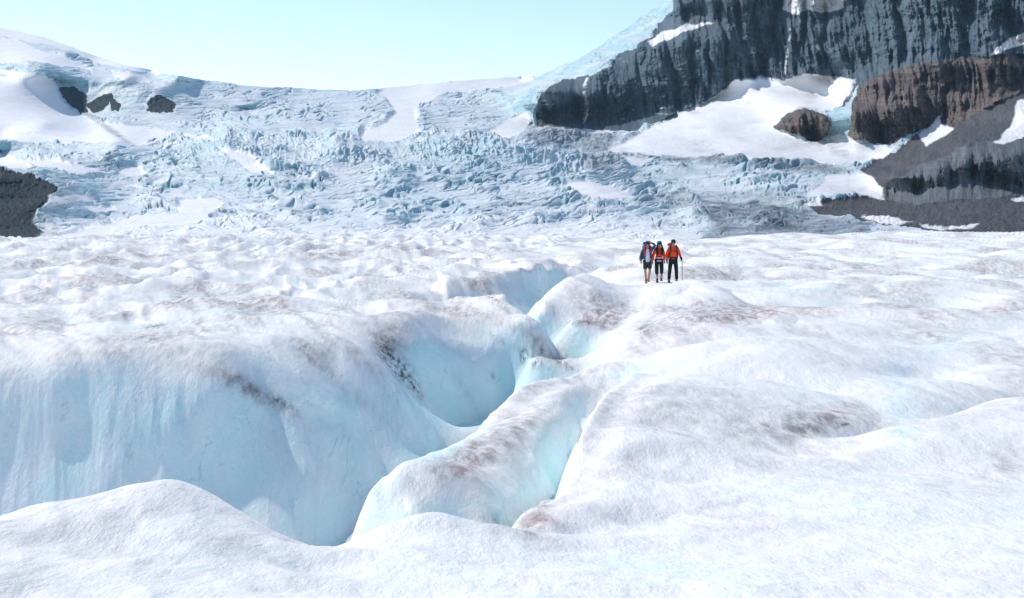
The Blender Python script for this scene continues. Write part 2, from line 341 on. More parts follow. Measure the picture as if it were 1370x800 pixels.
# slope and hollowness of the modelled ice, from real distances
YY = np.exp(BL); dzx = np.gradient(BASE, GX, axis=1) / YY; dzy = np.gradient(BASE, GL, axis=0) / YY
SLOPE = np.sqrt(dzx ** 2 + dzy ** 2)
HOLLOW = (blur(BASE, 22, 2) - BASE)
_yt = np.exp(np.linspace(0, 6.2, 3000)); _ly = np.sqrt(1.0 + (_yt ** 2 / 5200.0) ** 2)
_st = np.concatenate([[0], np.cumsum(np.diff(_yt) / _ly[1:])])
def near_noise(x, y):
    s = np.interp(y, _yt, _st)                                 # hummocks grow longer up the glacier
    wx = x + 1.2 * fbm(x / 5, s / 5, 2, 40); wy = s + 1.2 * fbm(x / 5, s / 5, 2, 50)
    a = 0.5; rx = wx * math.cos(a) + wy * math.sin(a); ry = -wx * math.sin(a) + wy * math.cos(a)   # melt grooves run obliquely
    far = sstep(24, 60, y); vf = sstep(60, 150, y)
    left = sstep(0.06, -0.03, x / y)
    h = (0.05 + 0.27 * far + 0.30 * vf) * (0.6 + 0.5 * left) * (ridged(rx / 3.4, ry / 6.5, 2, 1) - 0.35)
    h += (0.015 + 0.05 * far) * (1 - 0.6 * vf) * ridged(rx / 1.3, ry / 3.2, 2, 11) * (0.4 + 0.7 * left)
    h += far * 0.30 * fbm(x / 7, s / 5, 2, 21) + vf * 0.8 * fbm(x / 16, s / 9, 3, 22)
    nr = 1 - sstep(30, 60, y)
    h += 0.035 * fbm(x / 0.9, y / 1.1, 3, 31) * (1 - 0.8 * far) + nr * (0.014 * ridged(rx / 0.6, ry / 1.3, 2, 61) + 0.003 * fbm(x / 0.12, y / 0.14, 2, 65))
    bil_ = np.abs(perlin(rx / 4.2, ry / 8.0, 161)) + 0.45 * np.abs(perlin(rx / 1.9, ry / 3.6, 162))     # rounded humps with creases between
    h += sstep(9, 15, y) * (0.30 + 0.25 * far) * (1 - 0.5 * left * (1 - far)) * (bil_ - 0.38)
    mid = sstep(22, 34, y) * (1 - sstep(110, 220, y)) * (0.6 + 0.4 * sstep(0.10, 0.0, x / y))
    h += mid * (0.12 * ridged(rx / 1.8, ry / 5.5, 2, 66, 0.5) + 0.05 * (1 - sstep(45, 85, y)) * ridged(rx / 0.8, ry / 2.2, 2, 69))
    return h
def height(x, y, fine=True):
    X = x / y; L = np.log(y)
    b = bil(BASE, X, L); s = bil(SLOPE, X, L)
    calm = 1 - np.exp(-(((x - 6.0) / 2.6) ** 4 + ((y - 58.8) / 4.5) ** 4))
    h = b + near_noise(x, y) * sstep(1.0, 4.0, y) * calm * (1 - 0.55 * sstep(0.35, 1.0, s)) * (0.12 + 0.88 * sstep(-4.7, -3.7, b))
    if fine:                                                   # fluting on the steep walls
        st = sstep(0.5, 1.3, s)
        h += st * 0.045 * ridged((x * 0.9 + y * 0.25) / 0.6, (y - x * 0.3) / 3.4, 3, 71)
        h += st * 0.19 * fbm((x + 0.3 * y) / 2.0, y / 2.5, 3, 81)
    return h
# adaptive rows: each column spends them where the surface covers most of the picture
NC, NR = 1300, 1250
Xin = np.linspace(-0.405, 0.405, NC - 160)
ext = 0.405 + 0.01 * (np.exp(np.linspace(0.05, 4.6, 80)) - 1)
Xc = np.concatenate([-ext[::-1], Xin, ext]); NC = len(Xc)
Lf = np.linspace(math.log(1.5), math.log(320), 3200)
Xs = np.linspace(-0.62, 0.62, 420)
A, B = np.meshgrid(Xs, Lf); Yf = np.exp(B)
Hf = bil(BASE, A, B)
vv = Hf / Yf * F
wgt = np.abs(np.diff(vv, axis=0)); wgt = np.minimum(wgt, 6.0) + 0.16 + 0.00 * B[1:]
wgt *= 0.35 + 0.65 * sstep(3.5, 5.5, Yf[1:])
wgt = blur(wgt, 5, 2)
for _ in range(2):
    q_ = np.cumsum(np.pad(wgt, ((0, 0), (15, 14)), mode='edge'), axis=1); wgt = (q_[:, 29:] - q_[:, :-29]) / 29.0
cum = np.vstack([np.zeros((1, len(Xs))), np.cumsum(wgt, axis=0)]); cum /= cum[-1]
tq = np.linspace(0, 1, NR); Lrow = np.stack([np.interp(tq, cum[:, i], Lf) for i in range(len(Xs))], 1)
Lrow = np.stack([np.interp(np.clip(Xc, Xs[0], Xs[-1]), Xs, Lrow[r]) for r in range(NR)], 0)
Yr = np.exp(Lrow); Xr = Xc[None, :] * Yr
Zr = height(Xr, Yr)
Un, Vn = px(Xr, Yr, Zr)
# ice and dirt colouring, with some blue shade painted in, kept as vertex data
sl = bil(SLOPE, Xr / Yr, Lrow); ho = bil(HOLLOW, Xr / Yr, Lrow)
ice = 0.10 + 0.80 * sstep(0.45, 1.3, sl) + 0.75 * sstep(0.04, 0.55, ho) - 0.25 * sstep(0.0, -0.35, ho)
ice += 0.25 * fbm(Xr / 3, Yr / 4, 3, 91)
loc = Zr - bil(BASE, Xr / Yr, Lrow)
ice += 0.6 * sstep(0.05, -0.22, loc) * sstep(22, 45, Yr)  # blue shade between the hummocks, painted in as ice colour
def blob(u, v, su, sv, ang=0.0):
    c, s = math.cos(R(ang)), math.sin(R(ang)); du = Un - u; dv = Vn - v
    return np.exp(-(((du * c + dv * s) / su) ** 2 + ((-du * s + dv * c) / sv) ** 2))
for (u, v, su, sv, a, k) in [(860,492,60,12,-12,.8),(1205,540,22,60,0,.7),(1250,470,45,14,-20,.5),(900,765,120,16,5,.6),(1100,385,60,8,-5,.3),(600,585,60,40,-30,.9),(250,560,260,110,0,.35),(430,560,130,110,30,.45),(640,480,90,50,10,.5),(620,680,70,26,0,.45),(745,600,36,70,25,-.45),(490,700,30,40,25,-.4)]:  # blue melt hollows, plus shade painted blue on left block, rib and fold
    ice += k * blob(u, v, su, sv, a)
streak = ridged((Xr * 0.83 + Yr * 0.55) / (0.012 * Yr + .15), (Yr * .8 - Xr * .5) / (0.07 * Yr + .6), 3, 101)
dn = sstep(0.0, 0.45, fbm(Xr / 4.5, Yr / 8, 4, 111) + 0.25 * streak)
dirt = 0.62 * dn * sstep(0.6, 0.2, sl) * (0.45 + 0.55 * sstep(12, 40, Yr))
for (u, v, su, sv, a, k) in [(640,605,80,22,-28,1.0),(700,690,60,16,-25,.35),(720,700,25,14,-35,.6),(525,455,22,26,40,.9),(350,530,55,10,32,.8),(290,500,60,14,20,.35),
        (790,400,45,16,10,.5),(810,420,30,14,-20,.5),(740,475,30,10,28,.9),(690,440,50,8,25,.5),(420,465,26,16,40,.5),(210,450,110,8,-4,.6),(860,440,30,14,-45,.45),(1060,570,60,16,-8,.45),
        (1110,560,50,10,-25,.5),(1000,700,110,14,2,.25),(640,380,40,8,5,.5),(1350,620,60,30,-20,.35),(1250,440,70,14,0,.3),(1020,415,60,10,0,.3),(1300,420,60,8,0,.3),(960,425,50,8,0,.3),
        (470,340,200,10,0,.25),(150,345,150,8,0,.2),(600,412,60,9,12,.45),(470,470,60,9,38,.4),(440,500,70,8,40,.35),(150,470,120,8,-3,.35),(300,400,120,8,-4,.35),(100,420,110,7,0,.35),(620,520,30,8,60,.25),(950,680,60,10,-10,.25),(830,625,60,12,-20,.2)]:
    dirt += 1.45 * k * blob(u, v, su, sv, a) * (0.55 + 0.45 * streak)
grit = np.zeros_like(dirt)
for (u, v, su, sv, a, k) in [(530,488,34,11,50,1.1),(375,537,20,5,30,.8),(512,460,16,6,60,.6),(556,520,18,5,55,.6),(690,466,40,3,28,.5),(700,478,5,12,10,.8),(718,486,8,7,0,.7),(660,400,30,5,40,.7),(785,432,22,4,-4,.8),(205,437,16,4,-5,.8),(660,697,26,10,10,.35),(1130,568,14,3,-20,.7),
        (330,515,30,5,30,.3),(82,333,10,2,0,1.2),(590,395,30,4,25,.3),(660,505,12,5,40,.4),(1015,570,20,3,-20,.25),(755,488,22,4,28,.6)]:
    grit += k * blob(u, v, su, sv, a)
near = grid_mesh('glacier', np.stack([Xr, Yr, Zr], -1), dict(ice=np.clip(ice, 0, 1), dirt=np.clip(dirt, 0, 1), grit=np.clip(grit, 0, 1)), [mat_near()])
near['kind'] = 'structure'

# ------------------------------------------------------------------ the far valley: icefall, cliffs, scree
SIL = [(-300,-5),(-100,22),(0,37),(30,43),(60,50),(100,64),(130,75),(165,86),(200,93),(240,101),(280,108),(320,114),(360,117),(430,120),(470,120),(500,119),(530,116),(560,113),(600,109),(640,106),(680,103),(712,101),(722,100),(735,96),(750,88),(770,80),(790,70),(810,56),(830,42),(850,30),(870,14),(885,8),(905,-6),(925,-20),(960,-60),(1010,-120),(1060,-150),(1700,-150)]
US = np.concatenate([np.linspace(-260, -12, 90), np.linspace(-10, 1380, 1480), np.linspace(1383, 1650, 90)])
NRF = 660
t = np.linspace(0, 1, NRF)
sil = np.interp(US, [a for a, b in SIL], [b for a, b in SIL])
sil = sil + 0.8 * fbm(US / 14, US * 0, 3, 5) + 1.3 * fbm(US / 30, US * 0, 4, 6) * sstep(700, 740, US)
VB = 332.0
topv = np.maximum(sil, -150)
tt = np.where(t < 0.86, t / 0.86, 1.0)
UU, TT = np.meshgrid(US, t)
pk = (1 - 0.1 * np.clip((-12 - topv) / 60, 0, 1))[None]
VV = VB + (np.maximum(topv, -12)[None] - VB) * np.minimum(TT / pk, 1) + (np.minimum(topv, -12)[None] + 12) * np.clip((TT - pk) / np.maximum(1 - pk, 1e-6), 0, 1)
FD = []
def fd(v, D, us): 
    for u in us: FD.append((u, v, D))
L_ = (-260, 0, 150, 300, 450, 600, 700)
fd(332, 248, (-260, 0, 200, 400, 600, 800, 1000, 1200, 1400, 1650)); fd(318, 300, (100, 250, 400, 600, 800, 900)); fd(308, 350, (150, 300, 450, 600, 750, 850)); fd(295, 420, (150, 300, 450, 600, 750, 850)); fd(275, 520, (150, 300, 450, 600, 750, 850))
fd(255, 600, (150, 300, 450, 600, 700, 800)); fd(235, 680, (150, 300, 450, 600, 700, 800)); fd(215, 740, (0, 150, 300, 450, 600, 700)); fd(200, 790, L_); fd(190, 850, L_); fd(180, 1100, (150, 300, 450, 600, 700)); fd(165, 1450, (300, 450, 600, 680))
fd(150, 1700, (330, 450, 560, 680)); fd(135, 2000, (400, 500, 620)); fd(122, 2300, (430, 500, 580, 680)); fd(110, 3000, (560, 640, 710)); fd(120, 2300, (380,)); fd(102, 3200, (700,))
# left bowl
fd(185, 1050, (-260, 0, 60)); fd(165, 1200, (-200, 0, 60)); fd(130, 1420, (-200, 0)); fd(105, 1560, (-200, 0, 60)); fd(90, 1600, (-200, 0, 60)); fd(78, 1850, (-200, 0, 60)); fd(45, 2500, (-260, 0)); fd(60, 2300, (60,))
fd(178, 1250, (120, 200)); fd(160, 1500, (110, 190, 250)); fd(150, 1570, (90, 150, 220)); fd(115, 1690, (90, 150, 220)); fd(100, 1760, (120, 180, 240)); fd(90, 2000, (120, 160)); fd(80, 2300, (130,)); fd(98, 2200, (200,)); fd(110, 2200, (280,))
fd(140, 1700, (290, 330)); fd(125, 1900, (290,)); fd(165, 1500, (280,)); fd(12, 2700, (-260,))
# left dark rock
fd(310, 310, (-200, 0, 40)); fd(280, 345, (-200, 0, 30)); fd(250, 375, (-200, 0)); fd(232, 400, (0, -200)); fd(222,520,(-200,0)); fd(270, 362, (0, 30, 70)); fd(300, 322, (20,)); fd(260, 370, (30,)); fd(240, 392, (20,))
# ice beside the mountain, cliff foot and cliff
fd(185, 1200, (760,)); fd(172, 1450, (720, 780, 840)); fd(140, 1520, (715, 760, 840)); fd(118, 1540, (722, 780)); fd(92, 1560, (800, 830)); fd(60, 1580, (850,)); fd(45, 1590, (880,)); fd(15, 1600, (900, 920)); fd(105, 2200, (735,)); fd(85, 2100, (765,)); fd(62, 2000, (805,)); fd(40, 1900, (840,)); fd(15, 1850, (870,))
fd(104, 1380, (1000, 1020)); fd(130, 1430, (960,)); fd(155, 1450, (900,)); fd(50, 1425, (950, 1020)); fd(0, 1445, (950, 1050)); fd(102, 1340, (1080, 1120)); fd(60, 1350, (1100,)); fd(0, 1330, (1150,)); fd(-150, 1240, (1300, 1600)); fd(-150, 1500, (1060,)); fd(90, 1120, (1200,)); fd(60, 1085, (1250, 1370)); fd(0, 1130, (1300, 1400, 1600)); fd(30, 1100, (1500, 1620))
# snow slope
fd(205, 960, (830, 900, 1000)); fd(215, 940, (1080, 1160)); fd(190, 1080, (860, 950)); fd(170, 1180, (950, 1000)); fd(150, 1260, (1020,)); fd(130, 1300, (1040, 1100)); fd(190, 1055, (1060, 1110)); fd(148, 1095, (1075,)); fd(200, 960, (1185,))
# right side: glacier margin, scree, brown cliff, lower crag
fd(235, 820, (850, 950, 1050)); fd(250, 730, (900, 1000, 1100)); fd(270, 600, (900, 1000, 1090)); fd(290, 470, (900, 1000, 1090)); fd(310, 350, (950, 1050, 1100)); fd(240, 800, (1150,)); fd(270, 660, (1150,))
fd(195, 980, (1140, 1190)); fd(150, 1010, (1145, 1200)); fd(110, 1060, (1170, 1210)); fd(180, 980, (1250,)); fd(150, 1000, (1280,)); fd(120, 1000, (1340, 1400)); fd(85, 1025, (1260, 1350)); fd(75, 1060, (1400, 1600))
fd(200, 900, (1230,)); fd(170, 900, (1310,)); fd(150, 860, (1370,)); fd(120, 850, (1500, 1620)); fd(225, 830, (1190,)); fd(255, 740, (1175,)); fd(188, 760, (1370, 1450)); fd(196, 715, (1290,)); fd(235, 680, (1200,)); fd(220, 674, (1250,))
fd(255, 655, (1250, 1350)); fd(272, 650, (1200,)); fd(205, 670, (1300, 1370)); fd(260, 650, (1370, 1500)); fd(230, 660, (1300, 1370)); fd(180, 780, (1600,)); fd(278, 520, (1250, 1370, 1500)); fd(285, 480, (1200,)); fd(295, 380, (1200, 1300, 1400, 1600)); fd(310, 300, (1150, 1300, 1500, 1620))
fp = [(u / 400.0, v / 160.0) for u, v, D in FD]
far_rbf = rbf_fit(fp, [math.log(D) for u, v, D in FD], 0.02)
cu = np.linspace(-262, 1652, 480); cv = np.linspace(-152, 334, 330)
CU, CV = np.meshgrid(cu, cv); LD = blur(far_rbf(CU / 400.0, CV / 160.0), 1, 1)
def bilf(tab, u, v):
    fx = np.clip((u - cu[0]) / (cu[1] - cu[0]), 0, len(cu) - 1.001); fy = np.clip((v - cv[0]) / (cv[1] - cv[0]), 0, len(cv) - 1.001)
    ix = fx.astype(int); iy = fy.astype(int); fx = fx - ix; fy = fy - iy
    return (tab[iy, ix] * (1 - fx) + tab[iy, ix + 1] * fx) * (1 - fy) + (tab[iy + 1, ix] * (1 - fx) + tab[iy + 1, ix + 1] * fx) * fy
D = np.exp(bilf(LD, UU, VV))
RX, RZ = ray(UU, VV)
wu = UU + 5 * fbm(UU / 22, VV / 14, 4, 3) + 1.5 * fbm(UU / 5, VV / 4, 2, 13); wv = VV + 4 * fbm(UU / 18, VV / 12, 4, 8) + 1.2 * fbm(UU / 5, VV / 4, 2, 14)
def mask(*polys):
    m = np.zeros(UU.shape, bool)
    for p in polys: m |= inpoly(p, wu, wv)
    return m
m_cliff = mask([(905,-400),(1900,-400),(1900,40),(1370,72),(1240,82),(1190,95),(1150,112),(1135,135),(1122,148),(1128,122),(1110,104),(1075,100),(1050,110),(1018,104),(985,108),(955,130),(900,155),(850,176),(800,175),(750,172),(714,168),(714,148),(722,128),(740,114),(790,100),(815,92),(825,72),(850,64),(872,50),(880,35),(900,14)])
m_brown = mask([(1140,140),(1150,112),(1190,95),(1240,82),(1300,74),(1370,68),(1900,40),(1900,100),(1370,122),(1310,150),(1275,172),(1250,165),(1225,178),(1190,196),(1150,190),(1133,182)],
               [(1037,172),(1050,152),(1075,146),(1100,152),(1112,164),(1108,185),(1090,192),(1065,183)])
m_scree = mask([(1150,230),(1175,214),(1200,204),(1225,180),(1250,165),(1275,172),(1310,150),(1370,122),(1900,90),(1900,340),(1370,340),(1250,310),(1160,298),(1090,286),(1070,272),(1130,268),(1180,262),(1170,240),(1155,232)])
m_crag = mask([(1183,268),(1190,245),(1220,228),(1260,210),(1300,192),(1370,186),(1900,180),(1900,245),(1370,262),(1290,268),(1230,276)])
m_lrock = mask([(-400,232),(0,230),(30,234),(78,252),(66,268),(48,285),(44,300),(58,312),(40,322),(-400,330)],
               [(77,118),(100,116),(116,130),(118,150),(108,152),(90,142)],[(116,140),(130,130),(150,124),(152,136),(140,146),(124,154)],[(150,132),(162,142),(158,150),(148,146)],[(200,132),(215,128),(237,142),(232,150),(208,152),(194,148)])
snow_polys = [
 [(515,117),(560,112),(640,105),(730,98),(700,112),(640,122),(590,128),(558,142),(562,184),(520,192),(480,188),(486,172),(515,166),(528,150),(505,124)],
 [(-300,95),(20,95),(60,98),(72,112),(78,125),(90,145),(130,165),(170,190),(100,193),(-300,192)],[(90,155),(130,165),(190,170),(250,178),(300,188),(180,194),(140,186)],
 [(-300,-60),(0,30),(60,45),(130,70),(200,90),(240,100),(200,99),(130,84),(70,62),(20,52),(-300,40)],[(-300,60),(20,52),(50,66),(110,84),(125,95),(60,86),(-300,82)],[(148,95),(195,100),(200,112),(175,110),(155,104)],
 [(290,200),(325,203),(350,222),(374,238),(335,237),(315,215)],[(235,268),(262,264),(300,268),(295,288),(262,300),(200,306),(150,312),(120,330),(60,330),(70,316),(130,302),(180,290),(240,285)],
 [(25,216),(60,212),(130,228),(150,235),(80,232)],[(150,228),(185,222),(200,238),(160,236)],[(-300,205),(15,208),(45,226),(10,228),(-300,226)],[(65,262),(110,258),(130,268),(90,272),(62,280)],[(110,278),(150,275),(160,282),(120,286)],
 [(808,204),(835,190),(870,172),(915,150),(960,128),(985,106),(1018,102),(1050,108),(1075,98),(1110,102),(1145,106),(1142,130),(1125,142),(1112,150),(1095,146),(1070,144),(1050,152),(1035,172),(1060,184),(1090,194),(1112,186),(1135,182),(1150,192),(1195,200),(1185,212),(1150,222),(1080,220),(1000,216),(900,210)],
 [(742,250),(775,244),(800,243),(830,252),(860,265),(900,268),(800,268),(770,260)],[(830,212),(860,210),(880,220),(845,224)],
 [(1070,262),(1095,250),(1105,236),(1135,232),(1168,236),(1180,252),(1182,270),(1150,262),(1110,266)],[(1068,276),(1095,268),(1100,274),(1075,280)],
 [(1228,180),(1248,164),(1260,150),(1258,166),(1278,172),(1240,196)],[(1328,190),(1350,172),(1362,136),(1380,124),(1900,100),(1900,180),(1370,182),(1345,194)],[(1322,76),(1350,52),(1385,38),(1500,30),(1500,44),(1372,58)],
 [(1046,-30),(1140,-30),(1128,10),(1108,18),(1085,14),(1062,20),(1048,12)],[(866,54),(885,44),(915,34),(955,28),(925,40),(890,54),(872,62)],
 [(1150,288),(1190,290),(1222,297),(1190,301),(1165,296)],[(1230,300),(1280,302),(1312,300),(1300,306),(1240,307)],[(1352,266),(1400,260),(1400,272),(1358,271)],
 [(650,178),(680,160),(705,150),(712,160),(690,182),(670,190)],[(716,168),(760,172),(830,176),(810,182),(760,178),(722,175)]]
m_snow = mask(*snow_polys)
m_snow |= (np.abs(wu - (784 + 2 * np.sin(VV / 7))) < 1.6) & (VV > 104) & (VV < 165) & (fbm(UU / 3, VV / 9, 2, 77) > -0.3)
m_snow |= (np.abs(UU - (1057 - (VV - 40) * 0.12)) < 1.1) & (VV > 38) & (VV < 108) & (fbm(UU / 3, VV / 8, 2, 78) > 0.05)
m_snow |= mask([(1090,62),(1094,58),(1097,66),(1093,70)])
ledge = (fbm(UU / 26, VV / 2.6, 3, 79) > 0.46) & (UU < 960) & (VV > 60)
m_snow |= ledge & m_cliff & (fbm(UU / 26, VV / 2.6, 3, 79) > 0.54)
cls = np.zeros(UU.shape, np.int8)                     # 0 ice, 1 grey cliff, 2 brown cliff, 3 scree, 4 crag
cls[m_scree] = 3; cls[m_crag] = 4; cls[m_brown] = 2; cls[m_cliff] = 1; cls[m_lrock] = 5
lr = blur((cls == 5).astype(float), 2, 1)
rock = np.isin(cls, (1, 2, 4, 5)).astype(float); snowf = m_snow.astype(float)
rock_s = blur(rock, 2, 2); snow_s = blur(snowf, 2, 2); scree_s = blur((cls == 3).astype(float), 2, 2)
hardsnow = snowf * (1 - 0)
x0 = RX * D; y0 = D; z0 = RZ * D
# crevasses and seracs
bowl = sstep(60, 90, UU) * sstep(280, 240, UU) * sstep(165, 150, VV) * sstep(90, 102, VV)
band = sstep(172, 186, VV) * sstep(242, 215, VV) * sstep(900, 760, UU) * sstep(180, 300, UU)
icew = (1 - rock_s) * (1 - scree_s) * (1 - 0.93 * snow_s)
nearf = sstep(290, 400, D)
au = UU + 9 * fbm(UU / 40, VV / 16, 3, 120) + 0.15 * VV; av = VV + 4.5 * fbm(UU / 60, VV / 18, 3, 130) + 0.06 * UU * sstep(300, 900, UU)
upper = sstep(190, 165, VV); low = sstep(228, 250, VV)
dz = (2.6 + 1.2 * low - 1.1 * upper) * (ridged(au / 72, av / 8.6, 4, 140, 0.52) - 0.2)
dz += (5.6 + 1.0 * low - 3.0 * upper) * (ridged(au / 170, av / 21, 2, 145, 0.45) - 0.2)
dz += (0.85 - 0.25 * low) * ridged(au / 20, av / 3.8, 4, 150, 0.58)
dz += band * 3.2 * (ridged(UU / 11 + 0.5 * fbm(UU / 9, VV / 9, 2, 151), VV / 13, 3, 155, 0.6)) + band * 3.0 * fbm(UU / 36, VV / 12, 2, 156)
crack = np.maximum(0, 1 - np.abs(perlin(au / 130, av / 7.5, 171) + 0.25 * perlin(au / 14, av / 4, 172)) / 0.07)
crack = np.maximum(crack, 0.7 * np.maximum(0, 1 - np.abs(perlin(au / 55, av / 4.6, 173) + 0.2 * perlin(au / 7, av / 3, 174)) / 0.09))
dz -= 4.0 * crack * (1 - 0.35 * upper)
dz = dz * (0.3 + 1.3 * sstep(-0.35, 0.45, fbm(UU / 80, VV / 22, 3, 180))) * 1.45 * D / F
dz = dz * icew * (0.35 + 0.65 * nearf) * (1 - 0.6 * bowl) * sstep(0, 8, VV - np.interp(UU, US, topv) + 3)
dz += snow_s * (1.2 * fbm(x0 / 50, y0 / 50, 3, 190) + 0.25 * fbm(x0 / 8, y0 / 8, 3, 191)) * (1 - rock_s)
dz += (1 - rock_s) * scree_s * (0.7 * fbm(x0 / 12, y0 / 14, 4, 200) + 0.5 * fbm(x0 / 2.5, y0 / 2.5, 2, 201))
# cliffs: buttresses, gullies and strata pushed in and out along the sight distance
xl = (UU - 685) / F * 1200.0; zl = (290 - VV) / F * 1200.0                 # metres across and up the rock faces
zw = zl + 6 * fbm(xl / 60, zl / 40, 3, 210); xw = xl + 5 * fbm(xl / 30, zl / 50, 3, 220) + 0.12 * zl
dr = 46 * np.abs(fbm(xw / 90, zw / 300, 2, 230)) ** 0.8 * -1.5 + 26 * ridged(xw / 30, zw / 150, 3, 240, 0.55) * np.abs(ridged(xw / 30, zw / 150, 3, 240, 0.55)) + 9 * ridged(xw / 9, zw / 50, 4, 250, 0.6)
lay = (zw + 0.06 * xl) / 21.0; fr = lay - np.floor(lay)
dr += np.where(cls == 4, 1.0, 4.0) * (sstep(0.72, 0.98, fr) - fr) * (0.6 + 0.8 * fbm(xl / 80, zw / 30, 2, 260))
dr -= 9 * fbm(xw / 12, zw / 10, 4, 270, 0.6) + 14 * fbm(xl / 38 + zl / 60, zl / 34, 3, 275)
kr = np.where(cls == 1, 1.7, np.where(cls == 2, 1.35, np.where(cls == 4, 0.6, 0.4)))
dr = dr * rock_s * blur(kr, 3, 1) * (1 - lr)
dz += lr * rock_s * (3.2 * ridged(UU / 17, VV / 8, 4, 290, 0.6) + 1.5 * fbm(UU / 5, VV / 3, 3, 291)) * D / F * sstep(330, 318, VV)
# steep snow and ice bodies also get relief towards the viewer
bowl = sstep(60, 90, UU) * sstep(280, 240, UU) * sstep(165, 150, VV) * sstep(90, 102, VV)
dr += bowl * (1 - rock_s) * (9 * fbm(x0 / 26, z0 / 30, 4, 280))
Dn = D + dr
P = np.stack([RX * Dn, Dn, RZ * Dn + dz], -1)
P[-1, :, 1] += 0; 
# close the sheet behind the skyline
back = P[-1:].copy(); back[..., 1] += 260; back[..., 0] *= back[..., 1] / P[-1:, :, 1]; back[..., 2] -= 40
P = np.concatenate([P, back], 0)
def ex(a): return np.concatenate([a, a[-1:]], 0)
dirtf = mask([(925,282),(945,272),(1010,272),(1060,282),(1100,290),(1170,300),(1150,325),(930,330),(960,300)]) * 0.95 + mask([(700,182),(740,168),(800,178),(830,184),(810,204),(720,198)]) * 0.75 + mask([(770,208),(800,204),(830,214),(820,234),(790,232)]) * .6
dirtf += mask([(820,206),(900,210),(1000,217),(1100,222),(1150,232),(1100,232),(1000,226),(900,218)]) * 0.7 + mask([(840,272),(900,262),(1000,256),(1080,262),(1090,286),(940,280)]) * 0.4
dirtf += mask([(112,150),(130,160),(160,178),(178,194),(168,192),(140,172),(112,156)]) * 0.7 + mask([(40,250),(90,240),(110,262),(70,300),(90,322),(40,330)]) * 0.35 + mask([(1105,170),(1140,180),(1135,212),(1110,205)]) * .45
dirtf += 0.5 * sstep(0.25, 0.6, fbm(UU / 50, VV / 9, 4, 300)) * (VV > 180) * (1 - snow_s)
dirtf += 0.42 * m_snow * sstep(0.1, 0.6, fbm(UU / 40 + VV / 40, VV / 10 - UU / 90, 3, 301)) * (UU > 800) * (VV > 100)
snowf = np.maximum(snowf, 0.85 * sstep(284, 314, VV + 9 * fbm(UU / 30, VV / 8, 3, 92)) * sstep(960, 900, UU) * (1 - rock_s))
at = dict(across=ex(xl), up=ex(zl), crack=ex(crack * icew), snow=ex(np.clip(blur(snowf, 1, 1), 0, 1)), dirt=ex(np.clip(blur(dirtf.astype(float), 3, 2), 0, 1)), ice=ex(icew))
fc = cls[:-1, :-1]; fc = np.concatenate([fc, fc[-1:]], 0)
m_cl = mat_rock('dark_limestone', (0.050, 0.085, 0.115), (0.11, 0.16, 0.20), (0.15, 0.19, 0.22), layer=0.25)
m_br = mat_rock('rusty_brown_rock', (0.075, 0.062, 0.060), (0.165, 0.13, 0.112), (0.26, 0.22, 0.19), (1, 1, 0.6), 0.3, 0.09)
m_sc = mat_rock('grey_scree', (0.06, 0.063, 0.075), (0.12, 0.115, 0.12), (0.19, 0.155, 0.14), (1, 1, 1), 0.0, 0.16, 0.35)
m_cr = mat_rock('grey_crag_rock', (0.09, 0.105, 0.12), (0.16, 0.175, 0.195), (0.25, 0.25, 0.25), (1, 1, 0.15), 0.2, 0.14)
m_lr = mat_rock('dark_wet_rock', (0.005, 0.022, 0.032), (0.011, 0.038, 0.05), (0.03, 0.065, 0.08), (1, 1, 1.2), 0.0, 0.25, 0.35)
for k, nm, m in ((0, 'icefall', mat_far_ice()), (1, 'mountain_cliff', m_cl), (2, 'brown_cliff', m_br), (3, 'scree_slope', m_sc), (4, 'crag', m_cr), (5, 'rock_outcrop', m_lr)):
    o = grid_mesh(nm, P, at, [m], fc == k); o['kind'] = 'structure'
# ------------------------------------------------------------------ thin mountain air
bm = bmesh.new(); bmesh.ops.create_cube(bm, size=1.0)
me = bpy.data.meshes.new('haze'); bm.to_mesh(me); bm.free()
hz = bpy.data.objects.new('haze', me); COL.objects.link(hz)
hz.scale = (3400, 3660, 900); hz.location = (300, 1790, 425); hz['kind'] = 'stuff'; hz['label'] = 'thin pale blue air over the valley'
hm = bpy.data.materials.new('thin_air'); hm.use_nodes = True; ht = hm.node_tree
for nd in list(ht.nodes):
    if nd.type == 'BSDF_PRINCIPLED': ht.nodes.remove(nd)
pv = ht.nodes.new('ShaderNodeVolumePrincipled'); pv.inputs['Color'].default_value = (0.45, 0.74, 1.0, 1); pv.inputs['Density'].default_value = 0.000045; pv.inputs['Anisotropy'].default_value = 0.2
ht.links.new(pv.outputs[0], [n for n in ht.nodes if n.type == 'OUTPUT_MATERIAL'][0].inputs['Volume'])
me.materials.append(hm)

# ------------------------------------------------------------------ meltwater in the bottom of the channel
def mat_plain(name, col, rough=0.8, var=0.25, sc=40.0):
    t = NT(name); n = t.noise(sc, 3, 0.6)
    c = t.mix(n, tuple(x * (1 - var) for x in col), tuple(min(1, x * (1 + var)) for x in col))
    return t.finish(c, rough, t.bump(n, 0.3, 0.01), 0.3)
path = [(700, 35.5), (688, 35.4), (674, 35.3), (660, 35.2), (647, 35.0), (636, 34.5), (624, 33.8), (612, 33.0), (600, 32.1), (589, 31.2), (579, 30.4)]
pu = np.interp(np.linspace(0, 10, 90), range(11), [p[0] for p in path]); py = np.interp(np.linspace(0, 10, 90), range(11), [p[1] for p in path])
wx_, wy_ = (pu - 685) / F * py, py
tx, ty = np.gradient(wx_), np.gradient(wy_); tl = np.hypot(tx, ty); nx_, ny_ = -ty / tl, tx / tl
off = np.linspace(-1.3, 1.3, 19)
XX = wx_[:, None] + nx_[:, None] * off; YYw = wy_[:, None] + ny_[:, None] * off
